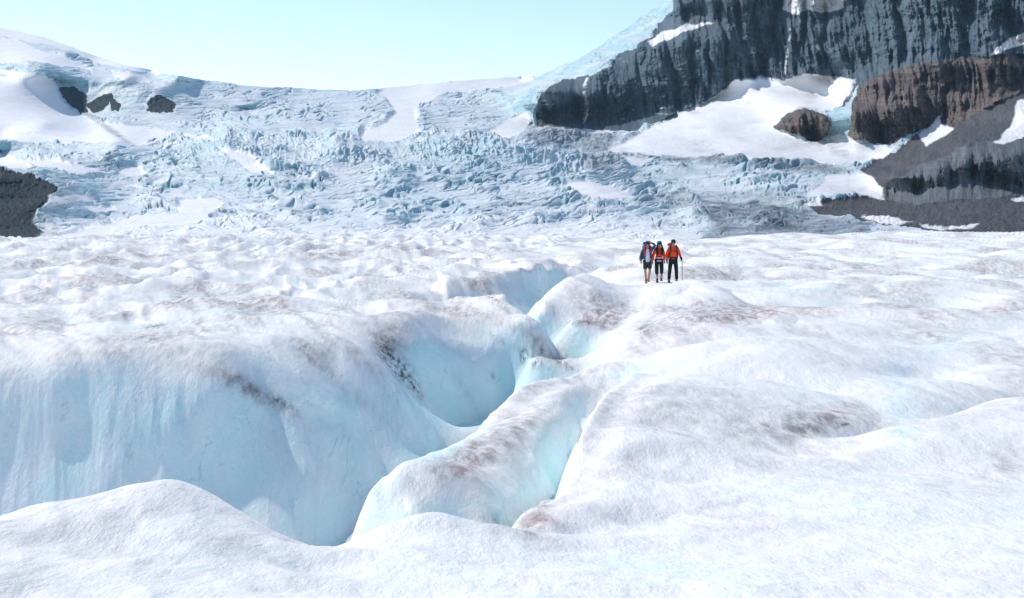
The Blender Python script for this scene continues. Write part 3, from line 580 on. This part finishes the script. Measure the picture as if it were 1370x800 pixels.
zmin = height(XX, YYw).min(axis=1); print('floor', zmin[::12]); zc = np.sort(np.minimum(zmin, np.median(zmin) + 0.25))[::-1] + 0.12; zc = np.convolve(np.pad(zc, 4, mode='edge'), np.ones(9) / 9, 'valid')
ZZ = zc[:, None] + 0.015 * perlin(XX * 3, YYw * 3, 401)
t = NT('meltwater'); nn = t.noise(5.0, 5, 0.65)
wm = t.finish(t.mix(t.map(t.noise(3.0, 4, 0.6), 0.52, 0.66), (0.50, 0.82, 0.86), (0.84, 0.92, 0.93)), 0.28, t.bump(nn, 0.6, 0.12), 0.5)
o = grid_mesh('meltwater_stream', np.stack([XX, YYw, ZZ], -1), {}, [wm]); o['kind'] = 'structure'

# ------------------------------------------------------------------ the three hikers
def bake(o):
    """turn the modifiers into plain mesh data"""
    dg = bpy.context.evaluated_depsgraph_get(); me = bpy.data.meshes.new_from_object(o.evaluated_get(dg)); old = o.data
    o.modifiers.clear(); o.data = me; bpy.data.meshes.remove(old); me.name = o.name
    for p in me.polygons: p.use_smooth = True
def skin_obj(name, joints, edges, mat, parent=None, root=0, sub=2):
    me = bpy.data.meshes.new(name); keys = list(joints); ix = {k: i for i, k in enumerate(keys)}
    me.from_pydata([joints[k][0] for k in keys], [(ix[a], ix[b]) for a, b in edges], [])
    o = bpy.data.objects.new(name, me); COL.objects.link(o)
    md = o.modifiers.new('s', 'SKIN'); md.use_smooth_shade = True
    sv_ = me.skin_vertices[0].data if me.skin_vertices else None
    if sv_ is None:
        bm = bmesh.new(); bm.from_mesh(me); bm.verts.layers.skin.verify(); bm.to_mesh(me); bm.free(); sv_ = me.skin_vertices[0].data
    for k in keys:
        r = joints[k][1]; sv_[ix[k]].radius = (r, r) if not isinstance(r, tuple) else r
        sv_[ix[k]].use_root = ix[k] == root
    md2 = o.modifiers.new('d', 'SUBSURF'); md2.levels = sub; md2.render_levels = sub
    bake(o); o.data.materials.clear(); o.data.materials.append(mat)
    if parent: o.parent = parent
    return o
def bm_obj(name, bm, mat, parent=None, smooth=True):
    me = bpy.data.meshes.new(name); bm.to_mesh(me); bm.free(); me.materials.append(mat)
    for p in me.polygons: p.use_smooth = smooth
    o = bpy.data.objects.new(name, me); COL.objects.link(o)
    if parent: o.parent = parent
    return o
def tube(bm, pts, rad, n=8):
    pts = [Vector(p) for p in pts]; rings = []
    for i, p in enumerate(pts):
        d = (pts[min(i + 1, len(pts) - 1)] - pts[max(i - 1, 0)]).normalized()
        a = d.orthogonal().normalized() if i == 0 else (a0 - d * a0.dot(d)).normalized()
        a0 = a; b = d.cross(a); r = rad[i] if isinstance(rad, (list, tuple)) else rad
        rings.append([bm.verts.new(p + (a * math.cos(k * 2 * math.pi / n) + b * math.sin(k * 2 * math.pi / n)) * r) for k in range(n)])
    for i in range(len(rings) - 1):
        for k in range(n): bm.faces.new((rings[i][k], rings[i][(k + 1) % n], rings[i + 1][(k + 1) % n], rings[i + 1][k]))
    bm.faces.new(rings[0][::-1]); bm.faces.new(rings[-1])
def ellip(bm, c, r, rot=None, seg=14):
    M = Matrix.Translation(c) @ (rot or Matrix.Identity(4)) @ Matrix.Diagonal((*r, 1))
    return bmesh.ops.create_uvsphere(bm, u_segments=seg, v_segments=seg // 2 + 2, radius=1.0, matrix=M)['verts']
def lerp(a, b, t): return tuple(a[i] + (b[i] - a[i]) * t for i in range(3))
def hand(bm, wrist, direc, side, curl=0.5):
    """palm, four unequal fingers and a thumb, pointing along direc"""
    d = Vector(direc).normalized(); s = Vector((1, 0, 0)) * side; s = (s - d * s.dot(d)).normalized(); n = d.cross(s)
    w = Vector(wrist); tube(bm, [w - d * 0.02, w + d * 0.03, w + d * 0.09], [0.026, 0.036, 0.034], 8)
    for i, (o_, L) in enumerate(((-0.028, 0.062), (-0.009, 0.075), (0.010, 0.080), (0.028, 0.070))):
        p0 = w + d * 0.075 + n * o_; p1 = p0 + d * L * 0.5; p2 = p1 + (d * 0.6 + s * -curl).normalized() * L * 0.35; p3 = p2 + (d * 0.2 - s * curl * 1.4).normalized() * L * 0.25
        tube(bm, [p0, p1, p2, p3], [0.0105, 0.0095, 0.0085, 0.006], 6)
    p0 = w + d * 0.03 + n * 0.03; tube(bm, [p0, p0 + (d + n).normalized() * 0.035, p0 + (d * 1.6 + n).normalized() * 0.07], [0.013, 0.011, 0.007], 6)
skin = mat_plain('skin', (0.50, 0.27, 0.18), 0.6, 0.08); hairm = mat_plain('dark_hair', (0.030, 0.018, 0.014), 0.6, 0.3)
black = mat_plain('black_cloth', (0.018, 0.019, 0.022), 0.8, 0.3); glassm = mat_plain('dark_lens', (0.02, 0.02, 0.025), 0.15, 0.1)
def make_person(name, base, J, spec):
    """J: joints; the body is one skinned surface, clothes are skinned over the same joints"""
    g = {k: v for k, v in J.items()}
    body_j = {'pelvis': (g['pelvis'], 0.115), 'waist': (g['waist'], 0.105), 'chest': (g['chest'], 0.100), 'neckb': (g['neckb'], 0.05), 'neck': (g['neck'], 0.052)}
    edges = [('pelvis', 'waist'), ('waist', 'chest'), ('chest', 'neckb'), ('neckb', 'neck')]
    for s_ in 'lr':
        body_j['sh' + s_] = (g['sh' + s_], 0.058); body_j['el' + s_] = (g['el' + s_], 0.040); body_j['wr' + s_] = (g['wr' + s_], 0.026)
        body_j['hip' + s_] = (g['hip' + s_], 0.092); body_j['kn' + s_] = (g['kn' + s_], 0.056); body_j['calf' + s_] = (lerp(g['kn' + s_], g['an' + s_], 0.35), 0.055); body_j['an' + s_] = (g['an' + s_], 0.036)
        edges += [('neckb', 'sh' + s_), ('sh' + s_, 'el' + s_), ('el' + s_, 'wr' + s_), ('pelvis', 'hip' + s_), ('hip' + s_, 'kn' + s_), ('kn' + s_, 'calf' + s_), ('calf' + s_, 'an' + s_)]
        f = Vector(g['an' + s_]) + Vector((0, -0.13, -0.05)); body_j['toe' + s_] = (tuple(f), 0.034); edges.append(('an' + s_, 'toe' + s_))
    hd = Vector(g['head']); body_j['jaw'] = (tuple(hd + Vector((0, -0.012, -0.075))), 0.062); body_j['skull'] = (tuple(hd + Vector((0, 0.01, 0.035))), 0.088)
    edges += [('neck', 'jaw'), ('jaw', 'skull')]
    body = skin_obj(name, body_j, edges, skin)
    bm = bmesh.new(); bm.from_mesh(body.data)
    tube(bm, [hd + Vector((0, -0.085, 0.02)), hd + Vector((0, -0.112, -0.022)), hd + Vector((0, -0.09, -0.034))], [0.010, 0.016, 0.008], 6)      # nose
    for q in (-1, 1): ellip(bm, hd + Vector((q * 0.088, 0.005, 0.0)), (0.012, 0.022, 0.034), None, 8)                                      # ears
    ellip(bm, hd + Vector((0, -0.082, -0.062)), (0.027, 0.012, 0.009), None, 8)                                                         # mouth
    if not spec.get('gloves'):
        for s_, q in (('l', -1), ('r', 1)): hand(bm, g['wr' + s_], Vector(g['wr' + s_]) - Vector(g['el' + s_]), q)
    bm.to_mesh(body.data); bm.free()
    for p in body.data.polygons: p.use_smooth = True
    body.location = base; body['label'] = spec['label']; body['category'] = 'person'; body['group'] = 'hikers walking together'
    # upper clothing
    jk = {'a': (lerp(g['pelvis'], g['waist'], spec.get('hem', 0.0)), 0.150), 'w': (g['waist'], 0.138), 'c': (g['chest'], 0.155), 'n': (lerp(g['neckb'], g['neck'], 0.60), 0.082)}
    je = [('a', 'w'), ('w', 'c'), ('c', 'n')]
    for s_ in 'lr':
        jk['s' + s_] = (g['sh' + s_], 0.080); jk['e' + s_] = (g['el' + s_], 0.060); jk['h' + s_] = (lerp(g['el' + s_], g['wr' + s_], 0.92), 0.044)
        je += [('c', 's' + s_), ('s' + s_, 'e' + s_), ('e' + s_, 'h' + s_)]
    jacket = skin_obj('jacket', jk, je, spec['jacket'], body, root=2)
    # lower clothing
    L = spec['leg']; tk = {'p': (g['pelvis'], 0.140)}; te = []
    for s_ in 'lr':
        tk['h' + s_] = (g['hip' + s_], 0.112)
        te += [('p', 'h' + s_)]
        if L <= 1:
            tk['k' + s_] = (lerp(g['hip' + s_], g['kn' + s_], L), 0.096); te.append(('h' + s_, 'k' + s_))
        else:
            tk['k' + s_] = (g['kn' + s_], 0.084); tk['a' + s_] = (lerp(g['kn' + s_], g['an' + s_], L - 1), spec.get('cuff', 0.072)); te += [('h' + s_, 'k' + s_), ('k' + s_, 'a' + s_)]
    skin_obj(spec['lower'], tk, te, spec['pants'], body)
    for s_ in 'lr':
        a = Vector(g['an' + s_]); bm = bmesh.new()
        tube(bm, [a + Vector((0, 0.01, 0.09)), a + Vector((0, 0.012, 0.01)), a + Vector((0, 0.015, -0.05))], [0.052, 0.052, 0.050], 10)
        ellip(bm, a + Vector((0, -0.06, -0.045)), (0.050, 0.145, 0.045), None, 12)
        bt = bm_obj('boot', bm, spec['boot'], body)
        bm = bmesh.new(); ellip(bm, a + Vector((0, -0.06, -0.075)), (0.053, 0.150, 0.020), None, 12); bm_obj('sole', bm, black, bt)
    # head things
    bm = bmesh.new(); h0 = hd
    for q in (-1, 1): ellip(bm, h0 + Vector((q * 0.034, -0.088, 0.008)), (0.031, 0.014, 0.020), None, 10)
    tube(bm, [h0 + Vector((-0.088, -0.01, 0.015)), h0 + Vector((-0.07, -0.08, 0.012)), h0 + Vector((0, -0.104, 0.012)), h0 + Vector((0.07, -0.08, 0.012)), h0 + Vector((0.088, -0.01, 0.015))], 0.006, 6)
    bm_obj('sunglasses', bm, glassm, body)
    bm = bmesh.new(); ellip(bm, h0 + Vector((0, 0.018, 0.045)), (0.103, 0.112, 0.098), None, 18)
    for v in list(bm.verts):
        if v.co.z < h0.z + 0.035: v.co.z = h0.z + 0.035 + (v.co.z - h0.z - 0.035) * 0.12
    if spec.get('brim'): ellip(bm, h0 + Vector((0, -0.11, 0.048)), (0.072, 0.075, 0.010), None, 12)
    if spec.get('roll'):
        tube(bm, [h0 + Vector((0.104 * math.cos(a), 0.018 + 0.112 * math.sin(a), 0.045)) for a in np.linspace(0, 2 * math.pi, 17)], 0.014, 6)
    bm_obj(spec['hat_name'], bm, spec['hat'], body)
    bm = bmesh.new()
    ellip(bm, h0 + Vector((0, 0.035, -0.015)), (0.094, 0.080, 0.085), None, 14)
    if spec.get('long_hair'):
        for q in (-1, 1):
            for j in range(4):
                x_ = q * (0.070 + 0.018 * j)
                tube(bm, [h0 + Vector((q * 0.080, -0.01, 0.03)), h0 + Vector((q * 0.100, -0.035 - 0.01 * j, -0.09)), h0 + Vector((x_ + q * 0.02, -0.12, -0.22)), h0 + Vector((x_, -0.175, -0.34)), h0 + Vector((x_ - q * 0.01, -0.165, -0.43 - 0.02 * j))], [0.02, 0.034, 0.040, 0.032, 0.008], 8)
    bm_obj('hair', bm, hairm, body)
    return body, jacket
def gnd(x, y): return float(height(np.array([float(x)]), np.array([float(y)]))[0])
HY = 59.2
def spot(u): return ((u - 685.0) / F * (HY * cp + 2.7 * sp_), HY)
# -- left hiker
x, y = spot(866.0); zA = gnd(x, y); A = (x, y, zA + 0.0)
JA = dict(pelvis=(0, 0, .93), waist=(0, 0, 1.08), chest=(0, 0, 1.28), neckb=(0, 0.01, 1.43), neck=(0, 0, 1.50), head=(-0.01, -0.02, 1.625),
          shl=(-.17, 0, 1.41), ell=(-.27, .03, 1.14), wrl=(-.27, -.10, .93), shr=(.17, 0, 1.42), elr=(.33, -.06, 1.58), wrr=(.14, -.10, 1.70),
          hipl=(-.09, 0, .88), knl=(-.09, -.06, .50), anl=(-.06, -.10, .085), hipr=(.09, 0, .88), knr=(.10, -.05, .52), anr=(.07, .22, .15))
navy = mat_plain('navy_jacket_cloth', (0.03, 0.09, 0.16), 0.8, 0.3); white_tee = mat_plain('pale_shirt_cloth', (0.62, 0.66, 0.78), 0.9, 0.05)
green = mat_plain('dark_green_cloth', (0.035, 0.05, 0.045), 0.9, 0.2); tan_boot = mat_plain('orange_brown_leather', (0.40, 0.13, 0.04), 0.7, 0.25)
hatA = mat_plain('blue_cap_cloth', (0.02, 0.07, 0.17), 0.9, 0.2)
pa, jk_a = make_person('person', A, JA, dict(label='hiker in open navy jacket, pale shirt and dark shorts, one arm raised to the cap', jacket=navy, pants=green, lower='shorts', leg=0.86, boot=tan_boot, hat=hatA, hat_name='cap', brim=True, hem=0.3))
bm = bmesh.new()                                       # the pale shirt shows between the open jacket fronts
for i, (z_, w_) in enumerate(()): pass
vs = []
for z_, w_, d_ in ((0.90, 0.105, -0.150), (1.02, 0.10, -0.156), (1.16, 0.10, -0.172), (1.28, 0.095, -0.180), (1.38, 0.075, -0.160), (1.45, 0.055, -0.105)):
    vs.append([bm.verts.new((w_ * math.sin(a) * 1.0 + 0.0, d_ * math.cos(a * 0.75), z_)) for a in np.linspace(-1.15, 1.15, 9)])
for i in range(len(vs) - 1):
    for k in range(8): bm.faces.new((vs[i][k], vs[i][k + 1], vs[i + 1][k + 1], vs[i + 1][k]))
so = bm_obj('shirt', bm, white_tee, pa); md = so.modifiers.new('t', 'SOLIDIFY'); md.thickness = 0.02; bake(so)
# -- middle hiker
x, y = spot(881.5); zB = gnd(x, y); B_ = (x, y, zB)
JB = dict(pelvis=(0, 0, .95), waist=(0, 0, 1.08), chest=(0, 0, 1.27), neckb=(0, 0.01, 1.40), neck=(0, 0, 1.47), head=(.01, -.02, 1.60),
          shl=(-.155, 0, 1.38), ell=(-.24, .02, 1.12), wrl=(-.27, -.08, .88), shr=(.155, 0, 1.38), elr=(.22, .03, 1.12), wrr=(.22, -.06, .90),
          hipl=(-.09, 0, .90), knl=(-.10, -.06, .50), anl=(-.08, -.10, .085), hipr=(.09, 0, .90), knr=(.11, -.07, .52), anr=(.12, .20, .15))
red = mat_plain('red_jacket_cloth', (0.86, 0.07, 0.035), 0.7, 0.15); teal = mat_plain('teal_wool', (0.03, 0.15, 0.25), 0.95, 0.3); dshoe = mat_plain('dark_shoe', (0.035, 0.03, 0.035), 0.7, 0.3)
pb, jk_b = make_person('person', B_, JB, dict(label='long haired hiker with teal beanie, red jacket and black cropped trousers between the other two', jacket=red, pants=black, lower='cropped_trousers', leg=1.42, cuff=0.078, boot=dshoe, hat=teal, hat_name='beanie', roll=True, long_hair=True, hem=-0.15))
pale = mat_plain('pale_band_cloth', (0.70, 0.68, 0.74), 0.7, 0.1)
def ring_band(name, z0_, z1_, rx, ry, mat, parent, cx=0.0):
    bm = bmesh.new(); n = 28; r = [[], []]
    for j, z_ in enumerate((z0_, z1_)):
        for k in range(n): a = 2 * math.pi * k / n; r[j].append(bm.verts.new((cx + rx * math.cos(a), ry * math.sin(a), z_)))
    for k in range(n): bm.faces.new((r[0][k], r[0][(k + 1) % n], r[1][(k + 1) % n], r[1][k]))
    o = bm_obj(name, bm, mat, parent); md = o.modifiers.new('t', 'SOLIDIFY'); md.thickness = 0.012; bake(o); return o
ring_band('hem', 0.885, 0.925, 0.172, 0.168, pale, jk_b); ring_band('reflective_band', 1.02, 1.05, 0.156, 0.152, pale, jk_b); ring_band('dark_band', 1.055, 1.085, 0.154, 0.151, black, jk_b)
sock = mat_plain('pale_sock', (0.55, 0.5, 0.48), 0.9, 0.1)
for s_ in 'lr':
    a = Vector(JB['an' + s_]); k_ = Vector(JB['kn' + s_]); d = (k_ - a).normalized(); bm = bmesh.new(); tube(bm, [a + d * 0.06, a + d * 0.12, a + d * 0.17], [0.047, 0.048, 0.050], 10); bm_obj('sock', bm, sock, pb)
# -- right hiker
x, y = spot(900.5); zC = gnd(x, y); C_ = (x, y, zC)
JC = dict(pelvis=(-.01, 0, .93), waist=(0, 0, 1.08), chest=(0, 0, 1.29), neckb=(0, 0.01, 1.44), neck=(0, 0, 1.51), head=(0, -.02, 1.645),
          shl=(-.18, 0, 1.42), ell=(-.27, .03, 1.14), wrl=(-.27, -.08, .90), shr=(.18, 0, 1.42), elr=(.27, .03, 1.16), wrr=(.31, -.14, 1.00),
          hipl=(-.10, 0, .88), knl=(-.15, -.05, .48), anl=(-.18, -.04, .085), hipr=(.09, 0, .88), knr=(.13, -.05, .48), anr=(.15, .02, .085))
orange = mat_plain('orange_red_jacket_cloth', (0.90, 0.095, 0.035), 0.7, 0.15); hatC = mat_plain('black_cap_cloth', (0.02, 0.035, 0.04), 0.9, 0.2)
pc, jk_c = make_person('person', C_, JC, dict(label='hiker in orange red jacket, dark cap and long trousers, holding a trekking pole', jacket=orange, pants=mat_plain('charcoal_trouser_cloth', (0.022, 0.025, 0.022), 0.9, 0.3), lower='trousers', leg=1.97, cuff=0.075, boot=dshoe, hat=hatC, hat_name='cap', brim=True, hem=0.1, gloves=True))
for s_, q in (('l', -1), ('r', 1)):
    bm = bmesh.new(); dd = Vector(JC['wr' + s_]) - Vector(JC['el' + s_]); hand(bm, JC['wr' + s_], dd, q, 0.9)
    tube(bm, [Vector(JC['wr' + s_]) - dd.normalized() * 0.05, Vector(JC['wr' + s_])], 0.046, 10); bm_obj('glove', bm, black, pc)
# -- backpacks (worn, but things of their own) and the trekking pole
def backpack(base, label, body_m, strap_m, lid_m, sh=0.17, belt=True, tall=0.62, width=0.30):
    root = bpy.data.objects.new('backpack', None); COL.objects.link(root); root.location = (base[0], base[1], base[2]); root['label'] = label; root['category'] = 'backpack'; root['group'] = 'backpacks worn by the hikers'
    bm = bmesh.new(); bmesh.ops.create_cube(bm, size=1.0, matrix=Matrix.Translation((0, 0.265, 0.98 + tall / 2 - 0.03)) @ Matrix.Diagonal((width, 0.22, tall, 1)))
    bmesh.ops.bevel(bm, geom=bm.edges[:] + bm.verts[:], offset=0.06, segments=3, affect='EDGES')
    for v in bm.verts: v.co.x *= 1.0 + 0.10 * math.sin((v.co.z - 0.98) * 5)
    sack = bm_obj('sack', bm, body_m, root)
    bm = bmesh.new(); ellip(bm, (0, 0.26, 0.98 + tall), (width * 0.5, 0.13, 0.085), None, 14); bm_obj('lid', bm, lid_m, root)
    for q in (-1, 1):
        bm = bmesh.new(); tube(bm, [(q * .11, 0.17, 1.50), (q * .125, 0.06, 1.535), (q * .13, -0.06, 1.50), (q * .135, -.165, 1.38), (q * .145, -.175, 1.24), (q * .165, -.09, 1.12), (q * .15, .14, 1.04)], [0.018, 0.026, 0.028, 0.028, 0.024, 0.016, 0.012], 8); bm_obj('shoulder_strap', bm, strap_m, root)
        bm = bmesh.new(); tube(bm, [(q * (width / 2 + .03), 0.24, 0.98), (q * (width / 2 + .04), 0.24, 1.12), (q * (width / 2 + .03), 0.24, 1.22)], [0.045, 0.045, 0.03], 10); bm_obj('side_pocket', bm, body_m, root)
    if belt:
        bm = bmesh.new(); tube(bm, [(-.13, -.165, 1.30), (0, -.19, 1.295), (.13, -.165, 1.30)], 0.012, 8); bm_obj('chest_strap', bm, strap_m, root)
        ring_band('waist_belt', 0.985, 1.045, 0.162, 0.156, strap_m, root)
    return root
bk1 = backpack(A, 'blue backpack with red shoulder straps on the back of the hiker in shorts', mat_plain('blue_pack_cloth', (0.03, 0.14, 0.24), 0.8, 0.3), mat_plain('red_strap', (0.60, 0.05, 0.04), 0.8, 0.2), mat_plain('blue_pack_lid', (0.02, 0.08, 0.15), 0.8, 0.3), belt=False, tall=0.68, width=0.36)
rolled = mat_plain('rolled_brown_mat', (0.42, 0.16, 0.07), 0.8, 0.2); bm = bmesh.new(); tube(bm, [(-.25, .20, .92), (-.27, .20, 1.02), (-.27, .20, 1.12)], [0.055, 0.06, 0.055], 12); bm_obj('rolled_mat', bm, rolled, bk1)
bk2 = backpack(C_, 'orange backpack with black straps on the back of the hiker with the trekking pole', orange, black, mat_plain('orange_pack_lid', (0.65, 0.12, 0.07), 0.8, 0.2), tall=0.58, width=0.32)
for v in bk2.children: 
    if v.name.startswith('lid'): v.location.x = -0.07
pr = bpy.data.objects.new('trekking_pole', None); COL.objects.link(pr); pxx, pyy = C_[0] + 0.345, C_[1] - 0.30; pr.location = (pxx, pyy, gnd(pxx, pyy)); pr['label'] = 'thin purple trekking pole planted beside the orange red jacket'; pr['category'] = 'trekking pole'
top = C_[2] + 1.02 - pr.location.z; polem = mat_plain('purple_grey_shaft', (0.10, 0.06, 0.13), 0.4, 0.15)
bm = bmesh.new(); tube(bm, [(0, 0, -0.03), (-.004, .03, top * 0.5), (-.01, .07, top - 0.10)], [0.011, 0.014, 0.016], 8); bm_obj('shaft', bm, polem, pr)
bm = bmesh.new(); tube(bm, [(-.010, .07, top - 0.11), (-.012, .075, top - 0.03), (-.012, .078, top + 0.03)], [0.016, 0.020, 0.022], 8); bm_obj('grip', bm, black, pr)
bm = bmesh.new(); tube(bm, [(0, 0, 0.045), (0, 0, 0.055)], 0.035, 12); bm_obj('basket', bm, black, pr)
